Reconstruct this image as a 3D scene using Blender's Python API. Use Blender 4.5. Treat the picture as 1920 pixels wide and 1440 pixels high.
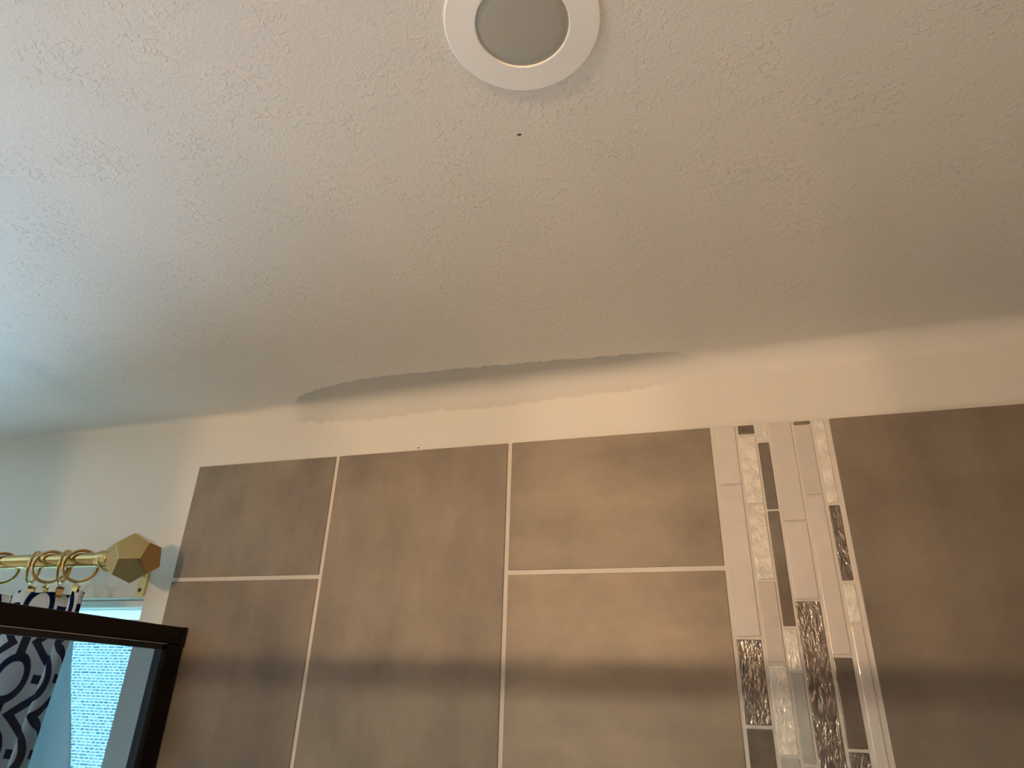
import bpy, bmesh, math, random
from mathutils import Vector, Matrix

random.seed(7)
scene = bpy.context.scene
for o in list(bpy.data.objects):
    bpy.data.objects.remove(o, do_unlink=True)
C = scene.collection

# ------------------------------------------------------------------ camera
cam_d = bpy.data.cameras.new('camera')
cam = bpy.data.objects.new('camera', cam_d)
C.objects.link(cam)
cam_d.sensor_fit = 'HORIZONTAL'
cam_d.sensor_width = 36.0
cam_d.lens = 1231.6 / 1920.0 * 36.0
cam_d.clip_start = 0.01
RIGHT = Vector((0.95801448, 0.28523109, 0.02918024))
DOWN = Vector((-0.09779964, 0.42074948, -0.90188974))
FWD = Vector((-0.26952457, 0.86116961, 0.43097959))
CAM = Vector((0.61208, -0.94830, -0.36923))
m = Matrix((RIGHT, -DOWN, -FWD)).transposed().to_4x4()
m.translation = CAM
cam.matrix_world = m
scene.camera = cam

# ------------------------------------------------------------------ world (overcast bright sky)
world = bpy.data.worlds.new('world')
scene.world = world
world.use_nodes = True
bg = world.node_tree.nodes['Background']
bg.inputs[0].default_value = (0.46, 0.72, 1.0, 1)
bg.inputs[1].default_value = 15.0

# ------------------------------------------------------------------ exposure
scene.view_settings.view_transform = 'Standard'
scene.view_settings.look = 'None'
scene.view_settings.gamma = 1.0
scene.view_settings.use_curve_mapping = False
scene.view_settings.exposure = 1.25
BULB_POWER = 860.0          # emission strength of the vanity bulbs
BULB_COLOR = (1.0, 0.70, 0.44)
FILL_COLOR = (1.0, 0.63, 0.37)
FILL_POWER = 330.0          # emission strength of the torchiere added to brighten the ceiling

# room, metres.  Tile face is the plane y = 0; ceiling sags a little to the left
WALL_Y = 0.006
FLOOR_Z = -2.33
X_L, X_R, Y_B = -2.10, 1.62, -3.05
def zc(x):
    return 0.1078 + 0.0138 * x
WIN = (-1.90, -0.340, -1.48, -0.2315)     # x0, x1, z0, z1 opening

# portals: tell the renderer where the daylight comes in
def portal(name, loc, rot, sx, sy):
    l = bpy.data.lights.new(name, 'AREA')
    l.shape = 'RECTANGLE'; l.size = sx; l.size_y = sy
    l.cycles.is_portal = True
    o = bpy.data.objects.new(name, l); C.objects.link(o)
    o.location = loc; o.rotation_euler = rot
portal('window_portal', ((WIN[0]+WIN[1])/2, 0.11, (WIN[2]+WIN[3])/2), (math.radians(-90), 0, 0), WIN[1]-WIN[0]+.1, WIN[3]-WIN[2]+.1)

# ------------------------------------------------------------------ helpers
def tag(o, label=None, cat=None, group=None, kind=None):
    if label: o['label'] = label
    if cat: o['category'] = cat
    if group: o['group'] = group
    if kind: o['kind'] = kind
    return o

def empty(name, loc=(0, 0, 0)):
    o = bpy.data.objects.new(name, None)
    C.objects.link(o); o.location = loc
    o.empty_display_size = .05
    return o

def link_mesh(name, me, mat, parent=None, smooth=False):
    o = bpy.data.objects.new(name, me)
    C.objects.link(o)
    if mat is not None and not me.materials:
        me.materials.append(mat)
    if smooth:
        for p in me.polygons: p.use_smooth = True
    if parent is not None:
        o.parent = parent
        o.matrix_parent_inverse = Matrix.Translation(-world_loc(parent))
    return o

def world_loc(o):
    v = Vector((0, 0, 0)); l = Vector(o.location)
    return l

def obj(name, bm, mat, parent=None, smooth=False):
    me = bpy.data.meshes.new(name)
    bm.normal_update()
    bm.to_mesh(me); bm.free()
    return link_mesh(name, me, mat, parent, smooth)

def add_box(bm, x0, x1, y0, y1, z0, z1, bevel=0, seg=2):
    b = bmesh.new()
    vs = [b.verts.new((x, y, z)) for x in (x0, x1) for y in (y0, y1) for z in (z0, z1)]
    for f in ((0,1,3,2),(4,6,7,5),(0,4,5,1),(2,3,7,6),(0,2,6,4),(1,5,7,3)):
        b.faces.new([vs[i] for i in f])
    bmesh.ops.recalc_face_normals(b, faces=b.faces)
    if bevel:
        bmesh.ops.bevel(b, geom=list(b.edges), offset=bevel, segments=seg, profile=.5, affect='EDGES')
    me = bpy.data.meshes.new('t'); b.to_mesh(me); b.free()
    bm.from_mesh(me); bpy.data.meshes.remove(me)
    return bm

def box(name, x0, x1, y0, y1, z0, z1, mat, parent=None, bevel=0, seg=2):
    return obj(name, add_box(bmesh.new(), x0, x1, y0, y1, z0, z1, bevel, seg), mat, parent)

def add_tube(bm, pts, r, n=12, closed=False, caps=True):
    pts = [Vector(p) for p in pts]
    rad = r if isinstance(r, (list, tuple)) else [r]*len(pts)
    rings = []
    N = len(pts)
    prev = None
    for i, p in enumerate(pts):
        if closed:
            t = (pts[(i+1) % N] - pts[i-1]).normalized()
        else:
            t = (pts[min(i+1, N-1)] - pts[max(i-1, 0)]).normalized()
        a = prev if prev is not None else (Vector((0, 0, 1)) if abs(t.z) < .9 else Vector((1, 0, 0)))
        u = (a - t*a.dot(t)).normalized(); v = t.cross(u)
        prev = u
        rings.append([bm.verts.new(p + rad[i]*(math.cos(k*2*math.pi/n)*u + math.sin(k*2*math.pi/n)*v)) for k in range(n)])
    for i in range(N if closed else N-1):
        A, B = rings[i], rings[(i+1) % N]
        for k in range(n):
            bm.faces.new((A[k], A[(k+1) % n], B[(k+1) % n], B[k]))
    if caps and not closed:
        bm.faces.new(rings[0][::-1]); bm.faces.new(rings[-1])
    return bm

def add_lathe(bm, prof, origin, axis, n=32):
    """profile of (radius, height) turned about axis through origin"""
    axis = Vector(axis).normalized(); origin = Vector(origin)
    a = Vector((0, 0, 1)) if abs(axis.z) < .9 else Vector((1, 0, 0))
    u = (a - axis*a.dot(axis)).normalized(); v = axis.cross(u)
    rings = []
    for r, h in prof:
        c = origin + axis*h
        if r < 1e-6:
            rings.append([bm.verts.new(c)]*n)
        else:
            rings.append([bm.verts.new(c + r*(math.cos(k*2*math.pi/n)*u + math.sin(k*2*math.pi/n)*v)) for k in range(n)])
    for A, B in zip(rings, rings[1:]):
        for k in range(n):
            f = []
            for q in (A[k], A[(k+1) % n], B[(k+1) % n], B[k]):
                if q not in f: f.append(q)
            if len(f) > 2: bm.faces.new(f)
    bmesh.ops.recalc_face_normals(bm, faces=bm.faces)
    return bm

# ------------------------------------------------------------------ materials
class NT:
    def __init__(s, name):
        s.m = bpy.data.materials.new(name); s.m.use_nodes = True
        s.t = s.m.node_tree; s.t.nodes.clear()
        s.out = s.t.nodes.new('ShaderNodeOutputMaterial')
    def n(s, kind, **kw):
        nd = s.t.nodes.new('ShaderNode' + kind)
        ins = kw.pop('ins', {})
        for k, v in kw.items(): setattr(nd, k, v)
        for k, v in ins.items():
            if isinstance(v, bpy.types.NodeSocket): s.t.links.new(v, nd.inputs[k])
            else: nd.inputs[k].default_value = v
        return nd
    def link(s, a, b): s.t.links.new(a, b)
    def math(s, op, a, b=0.0, clamp=False):
        nd = s.n('Math', operation=op, use_clamp=clamp)
        for i, v in enumerate((a, b)):
            if isinstance(v, bpy.types.NodeSocket): s.link(v, nd.inputs[i])
            else: nd.inputs[i].default_value = v
        return nd.outputs[0]
    def mix(s, fac, a, b, typ='RGBA', blend='MIX'):
        nd = s.n('Mix', data_type=typ, blend_type=blend)
        i0 = {'RGBA': (0, 6, 7, 2), 'FLOAT': (0, 2, 3, 0)}[typ]
        for i, v in zip(i0[:3], (fac, a, b)):
            if isinstance(v, bpy.types.NodeSocket): s.link(v, nd.inputs[i])
            else: nd.inputs[i].default_value = v
        return nd.outputs[i0[3]]
    def ramp(s, fac, stops, interp='LINEAR'):
        nd = s.n('ValToRGB'); nd.color_ramp.interpolation = interp
        e = nd.color_ramp.elements
        while len(e) < len(stops): e.new(.5)
        for k, (p, c) in enumerate(stops):
            e[k].position = p; e[k].color = c if len(c) == 4 else (*c, 1)
        s.link(fac, nd.inputs[0])
        return nd.outputs[0]
    def smooth(s, v, lo, hi):
        nd = s.n('MapRange', interpolation_type='SMOOTHSTEP')
        s.link(v, nd.inputs[0]); nd.inputs[1].default_value = lo; nd.inputs[2].default_value = hi
        return nd.outputs[0]
    def surf(s, sh): s.link(sh, s.out.inputs['Surface'])

def g(r, gg, b): return (r, gg, b, 1)

def principled(name, color, rough=.5, metal=0, spec=.5, bump=None, **extra):
    n = NT(name)
    b = n.n('BsdfPrincipled')
    b.inputs['Base Color'].default_value = (*color, 1)
    b.inputs['Roughness'].default_value = rough
    b.inputs['Metallic'].default_value = metal
    b.inputs['Specular IOR Level'].default_value = spec
    if bump:
        sc, st, dist = bump
        tc = n.n('TexCoord')
        no = n.n('TexNoise', ins={'Vector': tc.outputs['Object'], 'Scale': sc, 'Detail': 4.0})
        bp = n.n('Bump', ins={'Strength': st, 'Distance': dist, 'Height': no.outputs['Fac']})
        n.link(bp.outputs[0], b.inputs['Normal'])
    n.surf(b.outputs[0])
    return n.m

def make_paint():
    n = NT('painted_plaster')
    tc = n.n('TexCoord'); P = tc.outputs['Object']
    sep = n.n('SeparateXYZ', ins={0: P}); x, y, z = sep.outputs
    # damp patch on the corner: upper edge runs over the ceiling, lower edge over the wall
    t = n.n('MapRange', ins={0: x, 1: -.14, 2: .68}).outputs[0]
    def curve(vals, s):
        nd = n.n('FloatCurve'); c = nd.mapping.curves[0]
        pts = [((xx+.14)/.82, v) for xx, v in vals]
        c.points[0].location = pts[0]; c.points[1].location = pts[-1]
        for q in pts[1:-1]: c.points.new(*q)
        nd.mapping.update(); n.link(t, nd.inputs['Value'])
        return n.math('MULTIPLY', nd.outputs[0], s)
    yu = curve([(-.14, .0), (-.105, .12), (-.06, .42), (.031, .67), (.095, .73), (.2, .68), (.368, .58), (.48, .48), (.572, .36), (.64, .06), (.68, 0)], .1)
    zl = curve([(-.14, 1.0), (-.112, .90), (-.095, .74), (.0, .675), (.062, .66), (.17, .70), (.261, .67), (.398, .72), (.559, .79), (.62, .95), (.68, 1.0)], .1)
    n1 = n.n('TexNoise', ins={'Vector': P, 'Scale': 55.0, 'Detail': 5.0, 'Roughness': .6}).outputs['Fac']
    n3 = n.n('TexNoise', ins={'Vector': P, 'Scale': 240.0, 'Detail': 3.0}).outputs['Fac']
    jit = n.math('ADD', n.math('MULTIPLY', n.math('SUBTRACT', n1, .5), .018), n.math('MULTIPLY', n.math('SUBTRACT', n3, .5), .010))
    d1 = n.math('ADD', n.math('ADD', y, yu), jit)
    d2 = n.math('ADD', n.math('SUBTRACT', z, zl), jit)
    inside = n.math('MULTIPLY', n.smooth(d1, 0, .006), n.smooth(d2, -.001, .004))
    ends = n.math('MULTIPLY', n.smooth(x, -.12, -.07), n.math('SUBTRACT', 1.0, n.smooth(x, .5, .66)))
    inside = n.math('MULTIPLY', inside, ends)
    # stronger on the ceiling side, weaker down the wall
    ceil_side = n.smooth(y, .005, -.016)
    depth = n.math('ADD', n.math('MULTIPLY', ceil_side, .36), .28)
    rim = n.math('MULTIPLY', n.math('SUBTRACT', 1.0, n.smooth(d1, .002, .016)), .10)
    amt = n.math('MULTIPLY', inside, n.math('ADD', depth, rim), True)
    big = n.n('TexNoise', ins={'Vector': P, 'Scale': 2.2, 'Detail': 3.0}).outputs['Fac']
    base = n.mix(n.smooth(big, .3, .75), g(.705, .675, .612), g(.735, .70, .632))
    col = n.mix(amt, base, g(.335, .345, .325))
    # knock-down texture: islands of raised paint
    v = n.n('TexNoise', ins={'Vector': P, 'Scale': 150.0, 'Detail': 4.0, 'Roughness': .6, 'Distortion': .9}).outputs['Fac']
    v2 = n.n('TexNoise', ins={'Vector': P, 'Scale': 16.0, 'Detail': 2.0}).outputs['Fac']
    isl = n.smooth(v, .50, .74)
    patch = n.math('ADD', n.math('MULTIPLY', n.smooth(v2, .40, .66), .75), .25)
    fine = n.n('TexNoise', ins={'Vector': P, 'Scale': 260.0, 'Detail': 2.0}).outputs['Fac']
    wallq = n.math('ADD', n.math('MULTIPLY', n.smooth(y, -.012, -.05), .85), .15)
    hgt = n.math('MULTIPLY', n.math('ADD', n.math('MULTIPLY', n.math('MULTIPLY', isl, patch), 1.0), n.math('MULTIPLY', fine, .35)), wallq)
    bp = n.n('Bump', ins={'Strength': .55, 'Distance': .0013, 'Height': hgt})
    b = n.n('BsdfPrincipled', ins={'Base Color': col, 'Roughness': .62, 'Normal': bp.outputs[0]})
    b.inputs['Specular IOR Level'].default_value = .25
    n.surf(b.outputs[0])
    return n.m

def make_tile():
    """cloudy taupe porcelain; each tile takes its own shade and cloud direction from its object colour"""
    n = NT('taupe_porcelain')
    tc = n.n('TexCoord'); oi = n.n('ObjectInfo')
    off = n.n('VectorMath', operation='ADD', ins={0: tc.outputs['Object']})
    rnd = n.n('CombineXYZ', ins={0: n.math('MULTIPLY', oi.outputs['Random'], 37.0), 1: 0.0, 2: n.math('MULTIPLY', oi.outputs['Random'], 91.0)})
    n.link(rnd.outputs[0], off.inputs[1])
    # streaks: vertical or level, chosen by alpha of the object colour
    mv = n.n('Mapping', ins={'Vector': off.outputs[0], 'Scale': (15.0, 4.0, 3.2)})
    mh = n.n('Mapping', ins={'Vector': off.outputs[0], 'Scale': (4.5, 4.0, 15.0)})
    sv = n.n('TexNoise', ins={'Vector': mv.outputs[0], 'Scale': 1.0, 'Detail': 5.0, 'Roughness': .6}).outputs['Fac']
    sh = n.n('TexNoise', ins={'Vector': mh.outputs[0], 'Scale': 1.0, 'Detail': 5.0, 'Roughness': .6}).outputs['Fac']
    streak = n.mix(oi.outputs['Alpha'], sv, sh, 'FLOAT')
    cloud = n.n('TexNoise', ins={'Vector': off.outputs[0], 'Scale': 8.0, 'Detail': 6.0, 'Roughness': .62}).outputs['Fac']
    f = n.math('ADD', n.math('MULTIPLY', streak, .42), n.math('MULTIPLY', cloud, .58))
    light = n.n('MapRange', ins={0: f, 1: .36, 2: .66, 3: .74, 4: 1.26}).outputs[0]
    col = n.mix(1.0, oi.outputs['Color'], light, 'RGBA', 'MULTIPLY')
    speck = n.n('TexNoise', ins={'Vector': tc.outputs['Object'], 'Scale': 420.0, 'Detail': 2.0}).outputs['Fac']
    bp = n.n('Bump', ins={'Strength': .10, 'Distance': .0006, 'Height': n.math('ADD', speck, n.math('MULTIPLY', streak, .5))})
    b = n.n('BsdfPrincipled', ins={'Base Color': col, 'Normal': bp.outputs[0],
            'Roughness': n.n('MapRange', ins={0: cloud, 1: .3, 2: .7, 3: .46, 4: .58}).outputs[0]})
    b.inputs['Specular IOR Level'].default_value = .35
    n.surf(b.outputs[0])
    return n.m

def make_mosaic(name, color, rough, bump=None, vary=.12, spec=.6, coat=0.0, metal=0.0):
    n = NT(name)
    tc = n.n('TexCoord'); oi = n.n('ObjectInfo')
    off = n.n('VectorMath', operation='ADD', ins={0: tc.outputs['Object']})
    rnd = n.n('CombineXYZ', ins={0: n.math('MULTIPLY', oi.outputs['Random'], 23.0), 1: 0.0, 2: n.math('MULTIPLY', oi.outputs['Random'], 11.0)})
    n.link(rnd.outputs[0], off.inputs[1])
    cloud = n.n('TexNoise', ins={'Vector': off.outputs[0], 'Scale': 60.0, 'Detail': 3.0}).outputs['Fac']
    k = n.n('MapRange', ins={0: cloud, 1: .3, 2: .7, 3: 1-vary, 4: 1+vary}).outputs[0]
    k = n.math('MULTIPLY', k, n.n('MapRange', ins={0: oi.outputs['Random'], 3: .93, 4: 1.07}).outputs[0])
    col = n.mix(1.0, (*color, 1), k, 'RGBA', 'MULTIPLY')
    b = n.n('BsdfPrincipled', ins={'Base Color': col, 'Roughness': rough, 'Metallic': metal})
    b.inputs['Specular IOR Level'].default_value = spec
    b.inputs['Coat Weight'].default_value = coat
    b.inputs['Coat Roughness'].default_value = .04
    if bump:
        sc, st, dist, sx, sz = bump
        mp = n.n('Mapping', ins={'Vector': off.outputs[0], 'Rotation': (0, .5, 0), 'Scale': (sx, 1, sz)})
        no = n.n('TexNoise', ins={'Vector': mp.outputs[0], 'Scale': sc, 'Detail': 3.0, 'Distortion': 1.2}).outputs['Fac']
        bp = n.n('Bump', ins={'Strength': st, 'Distance': dist, 'Height': no})
        n.link(bp.outputs[0], b.inputs['Normal'])
        n.link(bp.outputs[0], b.inputs['Coat Normal'])
    n.surf(b.outputs[0])
    return n.m

def make_glass(name, tint, refl=1.0):
    n = NT(name)
    tr = n.n('BsdfTransparent'); tr.inputs[0].default_value = (*tint, 1)
    gl = n.n('BsdfGlossy'); gl.inputs['Roughness'].default_value = .015
    geo = n.n('NewGeometry')
    fr = n.n('Fresnel', ins={'IOR': n.mix(geo.outputs['Backfacing'], 1.45, 1/1.45, 'FLOAT')})   # thin sheet: no total reflection on the way out
    mx = n.n('MixShader', ins={0: n.math('MULTIPLY', fr.outputs[0], refl)})
    n.link(tr.outputs[0], mx.inputs[1]); n.link(gl.outputs[0], mx.inputs[2])
    n.surf(mx.outputs[0])
    return n.m

def make_screen():
    """fine woven sun shade: little bluish cells with open bright lines between"""
    n = NT('woven_shade')
    tc = n.n('TexCoord')
    sep = n.n('SeparateXYZ', ins={0: tc.outputs['Object']})
    cm = n.n('CombineXYZ', ins={0: sep.outputs[0], 1: sep.outputs[2], 2: 0.0})
    br = n.n('TexBrick', offset=.43, squash=1.7, squash_frequency=3,
             ins={'Vector': cm.outputs[0], 'Scale': 1.0, 'Mortar Size': .0009, 'Mortar Smooth': .4, 'Brick Width': .0105, 'Row Height': .0047})
    nz = n.n('TexNoise', ins={'Vector': cm.outputs[0], 'Scale': 170.0, 'Detail': 1.0}).outputs['Fac']
    big = n.n('TexNoise', ins={'Vector': cm.outputs[0], 'Scale': 9.0, 'Detail': 1.0}).outputs['Fac']
    cell = n.math('SUBTRACT', 1.0, br.outputs['Fac'])
    cov = n.math('MULTIPLY', cell, n.n('MapRange', ins={0: nz, 1: .35, 2: .6, 3: .50, 4: .93}).outputs[0], True)
    tr = n.n('BsdfTransparent'); tr.inputs[0].default_value = g(.085, .115, .080)
    df = n.n('BsdfDiffuse'); df.inputs[0].default_value = g(.06, .12, .17)
    tl = n.n('BsdfTranslucent'); tl.inputs[0].default_value = g(.008, .026, .034)
    ad = n.n('MixShader', ins={0: .5}); n.link(df.outputs[0], ad.inputs[1]); n.link(tl.outputs[0], ad.inputs[2])
    mx = n.n('MixShader', ins={0: cov}); n.link(tr.outputs[0], mx.inputs[1]); n.link(ad.outputs[0], mx.inputs[2])
    n.surf(mx.outputs[0])
    return n.m

def make_valance():
    n = NT('pale_valance')
    d = n.n('BsdfDiffuse'); d.inputs[0].default_value = g(.5, .55, .55)
    tl = n.n('BsdfTranslucent'); tl.inputs[0].default_value = g(.12, .16, .13)
    mx = n.n('MixShader', ins={0: .5}); n.link(d.outputs[0], mx.inputs[1]); n.link(tl.outputs[0], mx.inputs[2])
    n.surf(mx.outputs[0])
    return n.m

def make_curtain():
    """off-white cotton printed with a navy fretwork trellis, in cloth coordinates (uv in metres)"""
    n = NT('printed_cotton')
    uv = n.n('UVMap'); uv.uv_map = 'cloth'
    sep = n.n('SeparateXYZ', ins={0: uv.outputs[0]})
    W, H, hw = .082, .104, .0070
    def cell(v, size, shift):
        q = n.math('ADD', v, shift)
        return n.math('SUBTRACT', n.math('MODULO', n.math('ADD', q, 50*size), size), size/2)
    def lattice(sx, sy):
        px, py = cell(sep.outputs[0], W, sx), cell(sep.outputs[1], H, sy)
        ax, ay = n.math('ABSOLUTE', px), n.math('ABSOLUTE', py)
        # oval ring at the cell centre
        e = n.math('SQRT', n.math('ADD', n.math('POWER', n.math('DIVIDE', px, .66), 2.0), n.math('POWER', py, 2.0)))
        ring = n.math('SUBTRACT', 1.0, n.smooth(n.math('ABSOLUTE', n.math('SUBTRACT', e, .031)), hw*.85, hw))
        # bars leaving the ring on four sides
        def bar(a, b): return n.math('MULTIPLY', n.math('SUBTRACT', 1.0, n.smooth(a, hw*.85, hw)), n.math('GREATER_THAN', b, .030))
        r = n.math('MAXIMUM', ring, bar(ax, ay))
        r = n.math('MAXIMUM', r, bar(ay, ax))
        # notched square where the bars cross between ovals
        cx, cy = n.math('SUBTRACT', W/2, ax), n.math('SUBTRACT', H/2, ay)
        d = n.math('ADD', cx, cy)
        sq = n.math('SUBTRACT', 1.0, n.smooth(n.math('ABSOLUTE', n.math('SUBTRACT', d, .024)), hw, hw*1.2))
        return n.math('MAXIMUM', r, sq)
    pat = lattice(0.0, 0.0)
    wv = n.n('TexNoise', ins={'Vector': uv.outputs[0], 'Scale': 900.0, 'Detail': 1.0}).outputs['Fac']
    col = n.mix(pat, g(.66, .65, .64), g(.006, .013, .045))
    bp = n.n('Bump', ins={'Strength': .15, 'Distance': .0006, 'Height': wv})
    d = n.n('BsdfDiffuse', ins={'Color': col, 'Normal': bp.outputs[0]})
    tl = n.n('BsdfTranslucent', ins={'Color': col})
    mx = n.n('MixShader', ins={0: .22}); n.link(d.outputs[0], mx.inputs[1]); n.link(tl.outputs[0], mx.inputs[2])
    n.surf(mx.outputs[0])
    return n.m

def make_lining():
    n = NT('plain_lining')
    d = n.n('BsdfDiffuse'); d.inputs[0].default_value = g(.80, .80, .80)
    tl = n.n('BsdfTranslucent'); tl.inputs[0].default_value = g(.85, .85, .86)
    mx = n.n('MixShader', ins={0: .5}); n.link(d.outputs[0], mx.inputs[1]); n.link(tl.outputs[0], mx.inputs[2])
    n.surf(mx.outputs[0])
    return n.m

def emit(name, color, s):
    n = NT(name); e = n.n('Emission'); e.inputs[0].default_value = (*color, 1); e.inputs[1].default_value = s
    n.surf(e.outputs[0]); return n.m

M = dict(
    paint=make_paint(), tile=make_tile(),
    grout=principled('sanded_grout', (.68, .625, .55), .9, spec=.1, bump=(900, .5, .0006)),
    m_white=make_mosaic('cream_glass', (.68, .625, .56), .25, vary=.03, coat=.8),
    m_grey=make_mosaic('greige_glass', (.56, .51, .455), .28, vary=.04, coat=.4),
    m_pearl=make_mosaic('pearl_hammered_glass', (.76, .72, .62), .12, bump=(110, .8, .0022, 1.0, .8), vary=.18, coat=1.0),
    m_dark=make_mosaic('smoky_brown_glass', (.165, .135, .10), .10, vary=.12, coat=1.0),
    m_slate=make_mosaic('rippled_bronze_glass', (.150, .122, .095), .16, bump=(150, .8, .0024, 1.0, .45), vary=.45, coat=1.0),
    m_pale=make_mosaic('pale_green_glass', (.50, .50, .44), .12, bump=(70, .4, .0015, 1, 1), vary=.06, coat=.7),
    gold=principled('brushed_brass', (.62, .42, .17), .17, metal=1.0, bump=(60, .05, .0005)),
    gold_facet=principled('polished_brass', (.62, .42, .18), .16, metal=1.0),
    gold_dull=principled('brass_plated_steel', (.70, .58, .28), .42, metal=.8),
    screwm=principled('screw_steel', (.55, .50, .36), .25, metal=1.0),
    black=principled('black_rubber', (.006, .006, .008), .45),
    bronze=principled('oil_rubbed_bronze', (.013, .0075, .005), .45, metal=0.0, spec=.14),
    silver=principled('bare_aluminium', (.55, .55, .55), .35, metal=1.0),
    trim=principled('white_enamel', (.88, .85, .80), .42, spec=.4),
    lens=principled('frosted_acrylic', (.40, .385, .33), .45, spec=.3),
    vinyl=principled('white_vinyl', (.80, .82, .82), .4),
    glass=make_glass('shower_glass', (.77, .85, .93)),
    wglass=make_glass('window_glass', (.93, .97, .98)),
    valance=make_valance(),
    screen=make_screen(), curtain=make_curtain(), lining=make_lining(),
    floor=principled('floor_tile', (.40, .31, .23), .5),
    plain=principled('plain_paint', (.36, .27, .19), .65, spec=.2),
    bulb=emit('warm_bulb', BULB_COLOR, BULB_POWER),
    speck=principled('dark_speck', (.09, .06, .045), .7),
)

# ------------------------------------------------------------------ room shell
def struct(o): return tag(o, kind='structure')

LIGHT_X, LIGHT_Y, LIGHT_RO, LIGHT_RI = .5070, -.6165, .0622, .0372
HX, HY = (LIGHT_X-.09, LIGHT_X+.09), (LIGHT_Y-.09, LIGHT_Y+.09)
XS = sorted([X_L, WIN[0], WIN[1], HX[0], HX[1], X_R] + [-1.5, -1.2, -.9, -.6, -.25, -.2, -.15, -.1, -.05, 0, .05, .15, .25, .7, .85, 1.0, 1.15, 1.3])
def cove(x):
    t = max(0.0, min(1.0, (x+.25)/.30)); t = t*t*(3-2*t)
    return .013 + .021*t
def build_ceiling():
    bm = bmesh.new()
    hole = LIGHT_RO - .006
    ys = [Y_B-.1, -2, -1, HY[0], HY[1], -.3, -.1]
    hx, hy = HX, HY
    NP = len(ys) + 11
    def profile(x):
        r = cove(x)
        return [(y, 0) for y in ys] + [(WALL_Y - r + r*math.sin(math.pi/2*k/10), -r + r*math.cos(math.pi/2*k/10)) for k in range(11)]
    xs = [X_L-.1] + XS + [X_R+.1]
    rows = [[bm.verts.new((x, y, zc(x)+dz)) for y, dz in profile(x)] for x in xs]
    for ix, (A, B) in enumerate(zip(rows, rows[1:])):
        for i in range(NP-1):
            if xs[ix] == hx[0] and i < len(ys) and ys[i] == hy[0]:
                # square cell round the light: fan between the square and the round cut-out
                N = 64; cir, sqr = [], []
                for k in range(N):
                    t = 2*math.pi*k/N; c, sn = math.cos(t), math.sin(t)
                    x, y = LIGHT_X + hole*c, LIGHT_Y + hole*sn
                    cir.append(bm.verts.new((x, y, zc(x))))
                    f = min(((hx[1] if c > 0 else hx[0]) - LIGHT_X)/c if abs(c) > 1e-9 else 9, ((hy[1] if sn > 0 else hy[0]) - LIGHT_Y)/sn if abs(sn) > 1e-9 else 9)
                    x, y = LIGHT_X + f*c, LIGHT_Y + f*sn
                    sqr.append(bm.verts.new((x, y, zc(x))))
                for k in range(N):
                    bm.faces.new((cir[k], cir[(k+1) % N], sqr[(k+1) % N], sqr[k]))
                continue
            bm.faces.new((A[i], A[i+1], B[i+1], B[i]))
    # closed slab above, so that no sky leaks in
    top = [bm.verts.new((x, y, .30)) for x in (X_L-.1, X_R+.1) for y in (Y_B-.1, WALL_Y+.1)]
    bm.faces.new((top[0], top[1], top[3], top[2]))
    return struct(obj('ceiling', bm, M['paint'], smooth=True))
ceiling = build_ceiling()
tag(ceiling, 'cream textured plaster ceiling with a damp patch along the wall', None)

def build_wall():
    """wall with tile panel: front skin around the window opening, reveals, back"""
    bm = bmesh.new()
    x0, x1, z0, z1 = WIN
    xs = XS
    zlow = [FLOOR_Z, z0, z1]
    def col(x): return [bm.verts.new((x, WALL_Y, z)) for z in zlow] + [bm.verts.new((x, WALL_Y, zc(x)-cove(x)))]
    cols = [col(x) for x in xs]
    for i, (A, B) in enumerate(zip(cols, cols[1:])):
        for j in range(3):
            if xs[i] >= x0 and xs[i+1] <= x1 and j == 1: continue
            bm.faces.new((A[j], B[j], B[j+1], A[j+1]))
    D = .11
    b = [bm.verts.new((x, WALL_Y+D, z)) for x, z in ((x0, z0), (x1, z0), (x1, z1), (x0, z1))]
    a, c = cols[xs.index(x0)], cols[xs.index(x1)]
    f = [a[1], c[1], c[2], a[2]]
    for i in range(4):
        bm.faces.new((f[i], f[(i+1) % 4], b[(i+1) % 4], b[i]))
    # outside skin, with the same opening
    o = [bm.verts.new((x, WALL_Y+D, z)) for x, z in ((X_L-.1, FLOOR_Z-.1), (X_R+.1, FLOOR_Z-.1), (X_R+.1, .3), (X_L-.1, .3))]
    for i in range(4):
        bm.faces.new((o[i], o[(i+1) % 4], b[(i+1) % 4], b[i]))
    return struct(obj('wall_front', bm, M['paint']))
wall = build_wall()
tag(wall, 'painted wall tiled in taupe porcelain with a glass mosaic strip', None)

struct(box('floor', X_L-.1, X_R+.1, Y_B-.1, WALL_Y, FLOOR_Z-.08, FLOOR_Z, M['floor']))
struct(box('wall_left', X_L-.08, X_L, Y_B, WALL_Y, FLOOR_Z, .28, M['plain']))
struct(box('wall_right', X_R, X_R+.08, Y_B, WALL_Y, FLOOR_Z, .28, M['plain']))
struct(box('wall_back', X_L, X_R, Y_B-.08, Y_B, FLOOR_Z, .28, M['plain']))
# unseen partition and gap, added so the vanity light falls off to both sides
BAFFLE_GAP = (-.10, .38)
struct(box('baffle_wall_left', X_L, BAFFLE_GAP[0], -1.87, -1.75, FLOOR_Z, .28, M['plain']))
struct(box('baffle_wall_right', BAFFLE_GAP[1], X_R, -1.87, -1.75, FLOOR_Z, .28, M['plain']))

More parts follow.
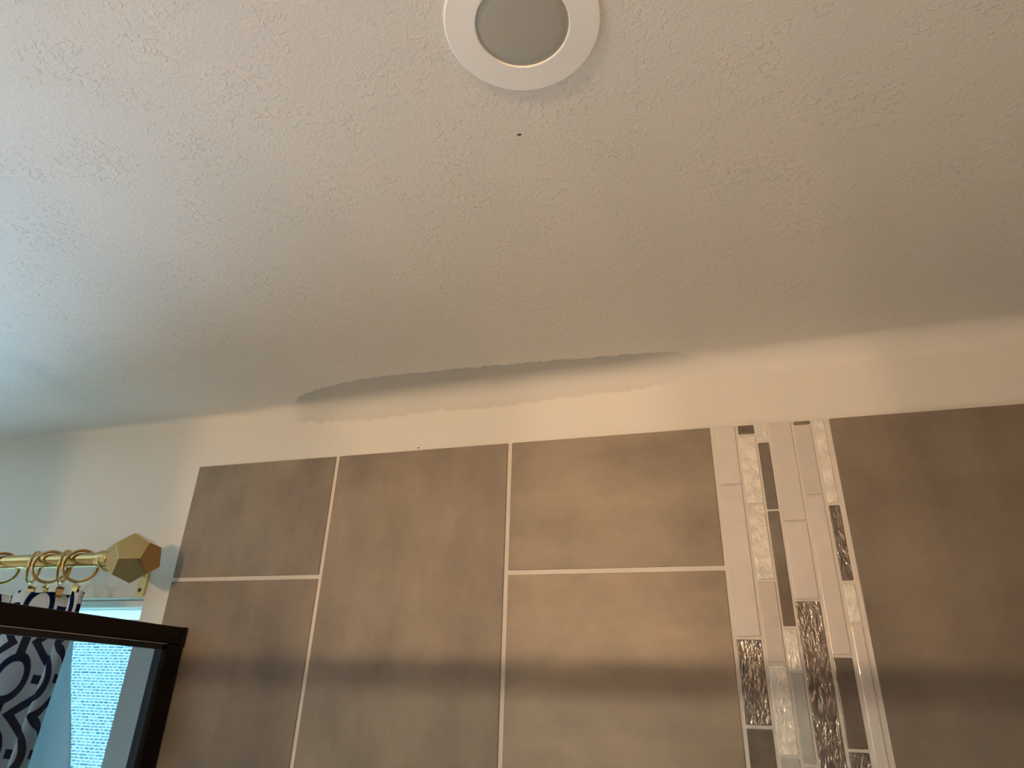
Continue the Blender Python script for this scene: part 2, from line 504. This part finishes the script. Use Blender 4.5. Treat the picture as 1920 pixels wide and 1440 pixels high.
# ------------------------------------------------------------------ tiles (parts of the wall)
TW, TL, GW = .305, .610, .0068
box('grout_bed', -.2850, 1.42, .0018, WALL_Y+.004, -1.45, -.0006, M['grout'], wall)
def tile(x0, x1, z0, z1, color, level, depth=0.0):
    o = box('wall_tile', x0, x1, -.0004+depth, WALL_Y+.002, z0, z1, M['tile'], wall, bevel=.0009, seg=2)
    o.color = (*color, level)
    return o
TAUPE = (.275, .225, .168)
def shade(k, warm=0.0): return (TAUPE[0]*k*(1+warm), TAUPE[1]*k, TAUPE[2]*k*(1-warm*1.3))
joint = -.1995
cols = [(-.2856, 0.0, joint, (.90, .84), 0.0), (.0068, .3118, -TL, (.95,), 0.15), (.3186, .6237, joint, (1.02, 1.12), 1.0),
        (.7861, 1.0911, -TL, (.78,), 0.3), (1.0979, 1.4029, joint, (.9, .95), .6)]
for x0, x1, first, ks, level in cols:
    z1, i = 0.0, 0
    zb = first
    while z1 > -1.40:
        tile(x0, x1, max(zb, -1.449), z1, shade(ks[min(i, len(ks)-1)], .02*(i % 2)), level if i < 2 else random.random())
        z1 = zb - GW; zb = z1 - TL; i += 1

# mosaic strip: part of the wall, its pieces are sub-parts
mos = box('mosaic_strip', .6240, .7858, .0012, WALL_Y+.004, -1.45, -.0004, M['grout'], wall)
tag(mos, 'vertical strip of cream, pearl and dark glass mosaic')
Z = {
 'A': (.6288, .6588, [(.0, -.0875, 'm_white'), (-.0897, -.2895, 'm_white'), (-.2930, -.3905, 'm_slate'), (-.3945, -.50, 'm_dark')]),
 'B': (.6630, .6850, [(.0, -.0140, 'm_slate'), (-.0172, -.1168, 'm_pearl'), (-.1188, -.2187, 'm_pearl'), (-.2222, -.3197, 'm_grey'), (-.3232, -.4210, 'm_pearl'), (-.4240, -.50, 'm_pale')]),
 'C': (.6876, .7026, [(.0, -.0258, 'm_pearl'), (-.0290, -.1256, 'm_dark'), (-.1284, -.2768, 'm_dark'), (-.2797, -.3286, 'm_pearl'), (-.3318, -.4290, 'm_pale'), (-.432, -.50, 'm_white')]),
 'D': (.7056, .7352, [(.0, -.1425, 'm_white'), (-.1447, -.2440, 'm_white'), (-.2466, -.4600, 'm_slate'), (-.463, -.50, 'm_white')]),
 'E': (.7390, .7608, [(.0, -.0060, 'm_slate'), (-.0090, -.1080, 'm_grey'), (-.1100, -.3095, 'm_white'), (-.3131, -.4112, 'm_dark'), (-.4145, -.50, 'm_slate')]),
 'F': (.7655, .7790, [(.0, -.1205, 'm_pearl'), (-.1240, -.2217, 'm_slate'), (-.2258, -.2725, 'm_pearl'), (-.2762, -.50, 'm_white')]),
}
face = {'m_white': -.0014, 'm_grey': -.0012, 'm_pearl': -.0010, 'm_dark': -.0006, 'm_slate': -.0004, 'm_pale': -.0010}
kinds = ['m_white', 'm_pearl', 'm_dark', 'm_slate', 'm_white', 'm_grey', 'm_pale']
for key, (x0, x1, ps) in Z.items():
    ps = list(ps)
    zz = -.503
    while zz > -1.43:
        L = random.choice((.048, .098, .098, .148))
        ps.append((zz, max(zz-L, -1.448), random.choice(kinds)))
        zz -= L + .003
    for zt, zb_, k in ps:
        bw = min(.0013, (zt-zb_)*.2)
        box('mosaic_tile', x0, x1, face[k], .004, zb_, zt - (.0004 if zt == 0 else 0), M[k], mos, bevel=bw, seg=3)

# ------------------------------------------------------------------ window
def window():
    x0, x1, z0, z1 = WIN
    w = empty('window_1', ((x0+x1)/2, .06, z0)); struct(w)
    tag(w, 'white framed window behind the patterned curtain')
    fy0, fy1, fw = .050, .100, .014
    box('window_frame', x0, x1, fy0, fy1, z1-.014, z1, M['vinyl'], w, bevel=.002)
    box('window_frame', x0, x1, fy0, fy1, z0, z0+.03, M['vinyl'], w, bevel=.002)
    box('window_frame', x0, x0+fw, fy0, fy1, z0+.03, z1-.014, M['vinyl'], w, bevel=.002)
    box('window_frame', x1-fw, x1, fy0, fy1, z0+.03, z1-.014, M['vinyl'], w, bevel=.002)
    box('head_rail', x0+.002, x1-.002, .028, .050, z1-.013, z1-.0005, M['vinyl'], w, bevel=.002)
    zm = (z0+z1)/2
    box('sash_rail', x0+fw, x1-fw, .058, .092, zm-.02, zm+.02, M['vinyl'], w, bevel=.002)
    box('pane', x0+fw, x1-fw, .084, .088, zm+.02, z1-.014, M['wglass'], w)
    box('pane', x0+fw, x1-fw, .084, .088, z0+.03, zm-.02, M['wglass'], w)
    xm = -1.02
    bm = bmesh.new()
    vs = [bm.verts.new((x, .064, z)) for x, z in ((xm, z1-.062), (x1-fw, z1-.062), (x1-fw, z1-.014), (xm, z1-.014))]
    bm.faces.new(vs)
    obj('shade_valance', bm, M['valance'], w)
    box('shade_bar', xm, x1-fw-.001, .056, .062, z1-.036, z1-.030, M['vinyl'], w, bevel=.001)
    box('mullion', xm-.02, xm, .052, .096, z0+.03, z1-.014, M['vinyl'], w, bevel=.002)
    bm = bmesh.new()
    vs = [bm.verts.new((x, .066, z)) for x, z in ((xm, z0+.03), (x1-fw, z0+.03), (x1-fw, z1-.062), (xm, z1-.062))]
    bm.faces.new(vs)
    o = obj('woven_shade', bm, M['screen'], w)
    tag(o, 'fine bluish woven sun shade')
window()

# ------------------------------------------------------------------ ceiling light
def ceiling_light():
    cx, cy = LIGHT_X, LIGHT_Y
    z = zc(cx)
    e = empty('ceiling_light', (cx, cy, z))
    tag(e, 'round white recessed ceiling light, switched off', 'ceiling light')
    tilt = math.atan(.0138)
    ax = Vector((math.sin(tilt), 0, -math.cos(tilt)))
    ro, ri = LIGHT_RO, LIGHT_RI
    # thin flat trim a few millimetres proud of the plaster
    prof = [(ro-.004, -.001), (ro-.0003, .0004), (ro, .0016), (ro-.0004, .0022), (ro-.0012, .0025), (ri+.0008, .0032), (ri, .0028), (ri-.0004, .0010), (ri-.0004, -.004)]
    t = obj('trim_ring', add_lathe(bmesh.new(), prof, (cx, cy, z), ax, 96), M['trim'], e, smooth=True)
    ml = [(ri+.004, -.003), (ri-.0004, .0018), (ri*.8, .0024), (ri*.4, .0025), (0, .0025)]
    obj('lens', add_lathe(bmesh.new(), ml, (cx, cy, z), ax, 96), M['lens'], e, smooth=True)
    obj('housing', add_lathe(bmesh.new(), [(ro-.007, -.001), (ro-.007, -.06), (0, -.06)], (cx, cy, z), ax, 48), M['trim'], e)
    t.data.set_sharp_from_angle(angle=math.radians(8))
ceiling_light()

# ------------------------------------------------------------------ shower enclosure (framed glass standing against the tiles)
def enclosure():
    e = empty('shower_enclosure', (-.24, -.5, FLOOR_Z))
    tag(e, 'clear glass shower enclosure in a dark bronze metal frame', 'shower')
    xf, xb = -.229, -.250
    z0, z1 = -.3075, -.2812
    YF = -1.12
    XR = 1.55
    # side header, running from the tiled wall towards the room
    h = box('header_rail', xb, xf, YF-.01, -.0006, z0, z1, M['bronze'], e, bevel=.0022, seg=3)
    box('bright_lip', xf-.0030, xf+.0006, YF, -.037, z0-.0012, z0-.0001, M['silver'], h)
    box('end_cap', xb-.0008, xf+.0012, -.0075, -.0005, z0-.0035, z1+.0008, M['bronze'], h, bevel=.0025, seg=3)
    box('gasket', xb+.006, xf-.0008, YF, -.034, z0-.0090, z0-.0012, M['black'], e)
    # wall jamb
    j = box('wall_jamb', xb, xf, -.0335, -.0006, FLOOR_Z+.05, z0-.0005, M['bronze'], e, bevel=.004, seg=4)
    box('bright_lip', xf-.0032, xf+.0004, -.0348, -.0334, FLOOR_Z+.05, z0-.004, M['bronze'], j)
    box('gasket', xb+.006, xf-.0008, -.0450, -.0336, FLOOR_Z+.05, z0-.0012, M['black'], e)
    # glass panel, its polished edge shows just under the header
    box('glass_panel', -.2425, -.2365, YF+.02, -.0440, FLOOR_Z+.06, z0-.0088, M['glass'], e)
    # front header, behind the photographer, with its two posts and panel
    box('header_rail', xb, XR, YF-.011, YF+.011, z0, z1, M['bronze'], e, bevel=.0022, seg=3)
    box('glass_panel', xf, XR, YF-.003, YF+.003, FLOOR_Z+.06, z0-.001, M['glass'], e)
    box('corner_post', xb, xf, YF-.011, YF+.011, FLOOR_Z+.05, z0, M['bronze'], e, bevel=.003)
    box('sill_rail', xb, XR, YF-.02, YF+.02, FLOOR_Z, FLOOR_Z+.05, M['bronze'], e, bevel=.003)
    box('sill_rail', xb-.01, xf+.01, YF, -.0006, FLOOR_Z, FLOOR_Z+.05, M['bronze'], e, bevel=.003)
    box('wall_jamb', XR, XR+.069, YF-.011, YF+.011, FLOOR_Z+.05, z1, M['bronze'], e, bevel=.003)
enclosure()

# ------------------------------------------------------------------ curtain rod, finial, bracket
ROD_Y, ROD_Z, ROD_R = -.085, -.1826, .0118
def dodecahedron(name, centre, unit, front, right, mat, parent):
    p = (1+5**.5)/2
    z = front.normalized(); y = (right - z*right.dot(z)).normalized(); x = y.cross(z)
    vs = [(a, b, c) for a in (-1, 1) for b in (-1, 1) for c in (-1, 1)]
    for s in (-1, 1):
        for t in (-1, 1):
            vs += [(0, s/p, t*p), (s/p, t*p, 0), (t*p, 0, s/p)]
    bm = bmesh.new()
    for a, b, c in vs: bm.verts.new(centre + unit*(a*x + b*y + c*z))
    bmesh.ops.convex_hull(bm, input=list(bm.verts))
    bmesh.ops.dissolve_limit(bm, angle_limit=.05, verts=list(bm.verts), edges=list(bm.edges))
    bmesh.ops.recalc_face_normals(bm, faces=list(bm.faces))
    bmesh.ops.bevel(bm, geom=list(bm.edges), offset=.0004, segments=1, affect='EDGES')
    return obj(name, bm, mat, parent)

def curtain_rod():
    e = empty('curtain_rod', (-.80, ROD_Y, ROD_Z))
    tag(e, 'brass curtain rod ending in a faceted dodecahedron finial', 'curtain rod')
    xe = -.336
    rod = obj('rod', add_tube(bmesh.new(), [(-2.0, ROD_Y, ROD_Z), (-.8, ROD_Y, ROD_Z), (xe, ROD_Y, ROD_Z)], ROD_R, 32), M['gold'], e, smooth=True)
    rod.data.set_sharp_from_angle(angle=.7)
    # collar and neck that carry the finial
    prof = [(0, -.026), (ROD_R+.0016, -.026), (ROD_R+.0026, -.0235), (ROD_R+.0026, -.002), (ROD_R+.0014, .0), (ROD_R-.004, .003), (ROD_R-.004, .008), (0, .008)]
    c = obj('collar', add_lathe(bmesh.new(), prof, (xe, ROD_Y, ROD_Z), (1, 0, 0), 32), M['gold'], e, smooth=True)
    c.data.set_sharp_from_angle(angle=.6)
    ctr = Vector((-.2925, ROD_Y, -.1815))
    view = (CAM - ctr).normalized()
    right = RIGHT.copy()
    front = (view - .17*right + .04*DOWN).normalized()
    dodecahedron('finial', ctr, .0242, front, right, M['gold_facet'], e)
    # bracket: screwed plate on the wall, arm and cradle under the rod
    pl = box('bracket_plate', -.3605, -.3415, .0015, WALL_Y+.0005, -.2290, -.1640, M['gold_dull'], e, bevel=.0015, seg=3)
    obj('screw', add_lathe(bmesh.new(), [(0, -.0005), (.0042, -.0005), (.0040, .0012), (.0022, .0026), (0, .0030)], (-.3505, .0015, -.1935), (0, -1, 0), 20), M['screwm'], pl, smooth=True)
    obj('screw_hole', add_lathe(bmesh.new(), [(.0034, .0), (.0034, .0004), (0, .0004)], (-.3512, .0013, -.2190), (0, -1, 0), 20), M['black'], pl)
    arm = add_tube(bmesh.new(), [(-.351, .002, -.176), (-.351, -.03, -.1965), (-.351, -.065, -.1985), (-.351, ROD_Y, -.1972)], .0035, 12)
    obj('bracket_arm', arm, M['gold_dull'], e, smooth=True)
    cr = [(-.351, ROD_Y + (ROD_R+.0022)*math.sin(a), ROD_Z - (ROD_R+.0022)*math.cos(a)) for a in [math.radians(d) for d in range(-95, 100, 13)]]
    obj('bracket_cradle', add_tube(bmesh.new(), cr, .0022, 8), M['gold_dull'], e, smooth=True)
    bp = bmesh.new()
    add_box(bp, -1.9525, -1.9335, .0015, WALL_Y+.0005, -.2290, -.1640, .0015, 2)
    obj('bracket_plate', bp, M['gold_dull'], e)
    obj('bracket_arm', add_tube(bmesh.new(), [(-1.943, .002, -.176), (-1.943, -.03, -.1965), (-1.943, -.065, -.1985), (-1.943, ROD_Y, -.1972)], .0035, 12), M['gold_dull'], e, smooth=True)
curtain_rod()

# ------------------------------------------------------------------ curtain rings with clips
RING_R, RING_T = .0252, .0025
def clip_ring(x, yaw, label, clip_yaw, dx=0.0, drop=0.0):
    cz = ROD_Z + ROD_R - RING_R + RING_T + .0012
    e = empty('curtain_ring', (x, ROD_Y, cz))
    tag(e, label, 'curtain ring', 'brass clip rings on the curtain rod')
    a = math.radians(yaw)
    nrm = Vector((math.cos(a), math.sin(a), 0)); side = Vector((-math.sin(a), math.cos(a), 0))
    c = Vector((x, ROD_Y, cz))
    # keep the rod inside a turned ring
    pts = [c + RING_R*(math.sin(t)*side + math.cos(t)*Vector((0, 0, 1))) for t in [2*math.pi*k/48 for k in range(48)]]
    obj('ring', add_tube(bmesh.new(), pts, RING_T, 10, closed=True), M['gold'], e, smooth=True)
    zb = cz - RING_R - RING_T
    b = math.radians(clip_yaw)
    u = Vector((math.cos(b), math.sin(b), 0)); w = Vector((-math.sin(b), math.cos(b), 0))
    # small eyelet under the ring, then a two-jaw clip
    ec = Vector((x + dx*.3, ROD_Y, zb + .0002))
    ep = [ec + .0034*(math.sin(t)*u + math.cos(t)*Vector((0, 0, 1))) for t in [2*math.pi*k/16 for k in range(16)]]
    eye = obj('eyelet', add_tube(bmesh.new(), ep, .0007, 6, closed=True), M['screwm'], e, smooth=True)
    bm = bmesh.new()
    o = Vector((x + dx, ROD_Y, zb - .0035 - drop))
    for s in (-1, 1):
        prof = [(.0052, -.0000), (.0052, -.004), (.0042, -.013), (.0046, -.0165)]
        q = []
        for hw, dz in prof:
            off = s*(.0030 if dz > -.003 else .0014 if dz > -.01 else .0026)
            for t in (-hw, hw):
                q.append((o + t*u + (off)*w + Vector((0, 0, dz)), o + t*u + (off + s*.0011)*w + Vector((0, 0, dz))))
        V = [[bm.verts.new(p) for p in pr] for pr in q]
        for k in range(3):
            i = 2*k
            for lay in (0, 1):
                bm.faces.new((V[i][lay], V[i+1][lay], V[i+3][lay], V[i+2][lay]))
            bm.faces.new((V[i][0], V[i+2][0], V[i+2][1], V[i][1]))
            bm.faces.new((V[i+1][0], V[i+3][0], V[i+3][1], V[i+1][1]))
        bm.faces.new((V[0][0], V[1][0], V[1][1], V[0][1])); bm.faces.new((V[6][0], V[7][0], V[7][1], V[6][1]))
    add_tube(bm, [o - .0058*u + Vector((0, 0, -.0045)), o + .0058*u + Vector((0, 0, -.0045))], .0016, 10)
    add_tube(bm, [o + Vector((0, 0, .0006)), ec - Vector((0, 0, .0032))], .0008, 6)
    bmesh.ops.recalc_face_normals(bm, faces=bm.faces)
    obj('clip', bm, M['gold'], e)
    return e
RINGS = [(-.3985, -38, 'brass clip ring nearest the finial, turned to face the room', 10, .004, 0.0),
         (-.4330, 30, 'brass clip ring seen edge-on, second from the finial', 60, .005, .002),
         (-.4640, -36, 'brass clip ring facing the room, third from the finial', -15, .004, .0),
         (-.5000, 32, 'brass clip ring seen edge-on, fourth from the finial', 30, .010, .001),
         (-.5740, -25, 'brass clip ring fifth from the finial, cut by the left edge of the photo', 0, 0, 0.0)]
for r in RINGS: clip_ring(*r)

# ------------------------------------------------------------------ curtain: pleated cloth hanging from the clips
def sheet(name, path_top, path_bot, ztop, zbot, rows, mat, parent, thick, u_scale=1.0, zwave=None, sub=6):
    """cloth between two plan outlines; the outline is splined, uv are cloth metres"""
    def spline(P, t):
        n = len(P)-1; f = min(t*n, n-1e-6); i = int(f); f -= i
        p = [Vector((*P[max(0, min(n, i+k))], 0)) for k in (-1, 0, 1, 2)]
        return .5*((2*p[1]) + (p[2]-p[0])*f + (2*p[0]-5*p[1]+4*p[2]-p[3])*f*f + (3*p[1]-p[0]-3*p[2]+p[3])*f**3)
    N = (len(path_top)-1)*sub
    bm = bmesh.new(); uvl = bm.loops.layers.uv.new('cloth')
    grid, U = [], []
    acc = 0; last = None
    for i in range(N+1):
        p = (spline(path_top, i/N) + spline(path_bot, i/N))*.5
        if last is not None: acc += (p-last).length
        last = p; U.append(acc*u_scale)
    for j in range(rows+1):
        f = j/rows
        row = []
        for i in range(N+1):
            a, b = spline(path_top, i/N), spline(path_bot, i/N)
            k = min(1.0, (ztop + (zbot-ztop)*f - ztop)/(-.30))     # falls free about 30 cm below the clips
            k = k*k*(3-2*k)
            p = a.lerp(b, k)
            zt = ztop + (zwave(i/N) if zwave else 0.0)
            row.append(bm.verts.new((p.x, p.y, zt + (zbot-zt)*f)))
        grid.append(row)
    for j in range(rows):
        for i in range(N):
            fc = bm.faces.new((grid[j][i], grid[j+1][i], grid[j+1][i+1], grid[j][i+1]))
            for lp, (ii, jj) in zip(fc.loops, ((i, j), (i, j+1), (i+1, j+1), (i+1, j))):
                lp[uvl].uv = (U[ii], ztop + (zbot-ztop)*jj/rows)
    bmesh.ops.recalc_face_normals(bm, faces=bm.faces)
    o = obj(name, bm, mat, parent, smooth=True)
    md = o.modifiers.new('thickness', 'SOLIDIFY'); md.thickness = thick; md.offset = 0
    return o

def curtain():
    e = empty('curtain', (-.75, ROD_Y, -1.35))
    tag(e, 'off-white curtain panel printed with a navy trellis pattern', 'curtain')
    Y = ROD_Y
    top = [(-.74, Y+.02), (-.71, Y-.02), (-.68, Y+.02), (-.655, Y-.018),
           (-.63, Y+.016), (-.590, Y-.004), (-.560, Y+.020), (-.530, Y+.004), (-.505, Y-.016), (-.476, Y-.020), (-.452, Y-.006), (-.432, Y+.012), (-.418, Y+.024), (-.406, Y+.006), (-.395, Y-.004), (-.382, Y-.004), (-.378, Y+.004)]
    bot = [(-.75, Y+.03), (-.72, Y-.035), (-.69, Y+.03), (-.665, Y-.030),
           (-.64, Y+.020), (-.602, Y-.012), (-.575, Y+.026), (-.548, Y+.014), (-.520, Y-.018), (-.490, Y-.036), (-.462, Y-.022), (-.450, Y+.014), (-.434, Y+.024), (-.420, Y-.002), (-.405, Y-.012), (-.401, Y+.006), (-.412, Y+.024)]
    sheet('panel', top, bot, -.2345, -1.33, 36, M['curtain'], e, .0010,
          zwave=lambda t: .0015*math.sin(t*60))
    ltop = [(-.62, -.058), (-.56, -.050), (-.52, -.056), (-.49, -.046), (-.450, -.040), (-.436, -.028)]
    lbot = [(-.62, -.045), (-.56, -.036), (-.52, -.044), (-.47, -.030), (-.41, -.036), (-.352, -.026)]
    sheet('lining', ltop, lbot, -.262, -1.32, 30, M['lining'], e, .0008)
curtain()

# ------------------------------------------------------------------ vanity light behind the photographer
def vanity():
    e = empty('vanity_light', (-.05, Y_B, -.216))
    tag(e, 'brass vanity light bar with warm globe bulbs', 'wall lamp')
    z = -.216
    box('back_plate', -.45, .35, Y_B, Y_B+.03, z-.04, z+.04, M['gold'], e, bevel=.004)
    for k in range(4):
        x = -.35 + k*.2
        y = Y_B + .115
        s = obj('socket', add_lathe(bmesh.new(), [(0, 0), (.020, 0), (.024, .03), (.018, .055), (0, .055)], (x, Y_B+.03, z), (0, 1, 0), 20), M['gold'], e, smooth=True)
        bm = bmesh.new(); bmesh.ops.create_icosphere(bm, subdivisions=3, radius=.024, matrix=Matrix.Translation((x, y, z)))
        obj('bulb', bm, M['bulb'], e, smooth=True)
vanity()

# ------------------------------------------------------------------ torchiere, unseen, added to throw warm fill light on the ceiling
def uplighter():
    x, y, zt = .62, -1.36, -1.98
    e = empty('fill_lamp', (x, y, FLOOR_Z))
    tag(e, 'short brass torchiere added to light the ceiling, with an upturned bowl shade', 'fill lamp')
    obj('base', add_lathe(bmesh.new(), [(0, 0), (.13, 0), (.13, .012), (.03, .03), (.012, .06), (0, .06)], (x, y, FLOOR_Z), (0, 0, 1), 32), M['gold'], e, smooth=True)
    obj('pole', add_tube(bmesh.new(), [(x, y, FLOOR_Z+.05), (x, y, zt-.10)], .011, 16), M['gold'], e, smooth=True)
    obj('bowl', add_lathe(bmesh.new(), [(.012, -.11), (.06, -.10), (.10, -.06), (.125, .16), (.129, .16), (.105, -.065), (.062, -.106), (.012, -.116)], (x, y, zt), (0, 0, 1), 40), M['trim'], e, smooth=True)
    obj('diffuser', add_lathe(bmesh.new(), [(0, -.035), (.04, -.036), (.072, -.040)], (x, y, zt), (0, 0, 1), 40), emit('warm_diffuser', FILL_COLOR, FILL_POWER), e)
uplighter()

# ------------------------------------------------------------------ small specks left on ceiling and wall
def speck(parent, loc, r, sq):
    bm = bmesh.new()
    bmesh.ops.create_icosphere(bm, subdivisions=2, radius=r)
    for v in bm.verts: v.co = Vector((v.co.x*1.5*(1+.3*math.sin(v.co.z*3e3)), v.co.y, v.co.z))
    for v in bm.verts:
        v.co = Vector((v.co.x, v.co.y*sq[0], v.co.z*sq[1])) + Vector(loc)
    obj('paint_speck', bm, M['speck'], parent, smooth=True)
speck(ceiling, (.4733, -.508, zc(.473)-.0002), .0014, (1.0, .5))
speck(wall, (-.0611, WALL_Y-.0008, .0012), .0013, (.6, 1))
speck(wall, (.152, WALL_Y-.0008, .0062), .0013, (.6, .8))
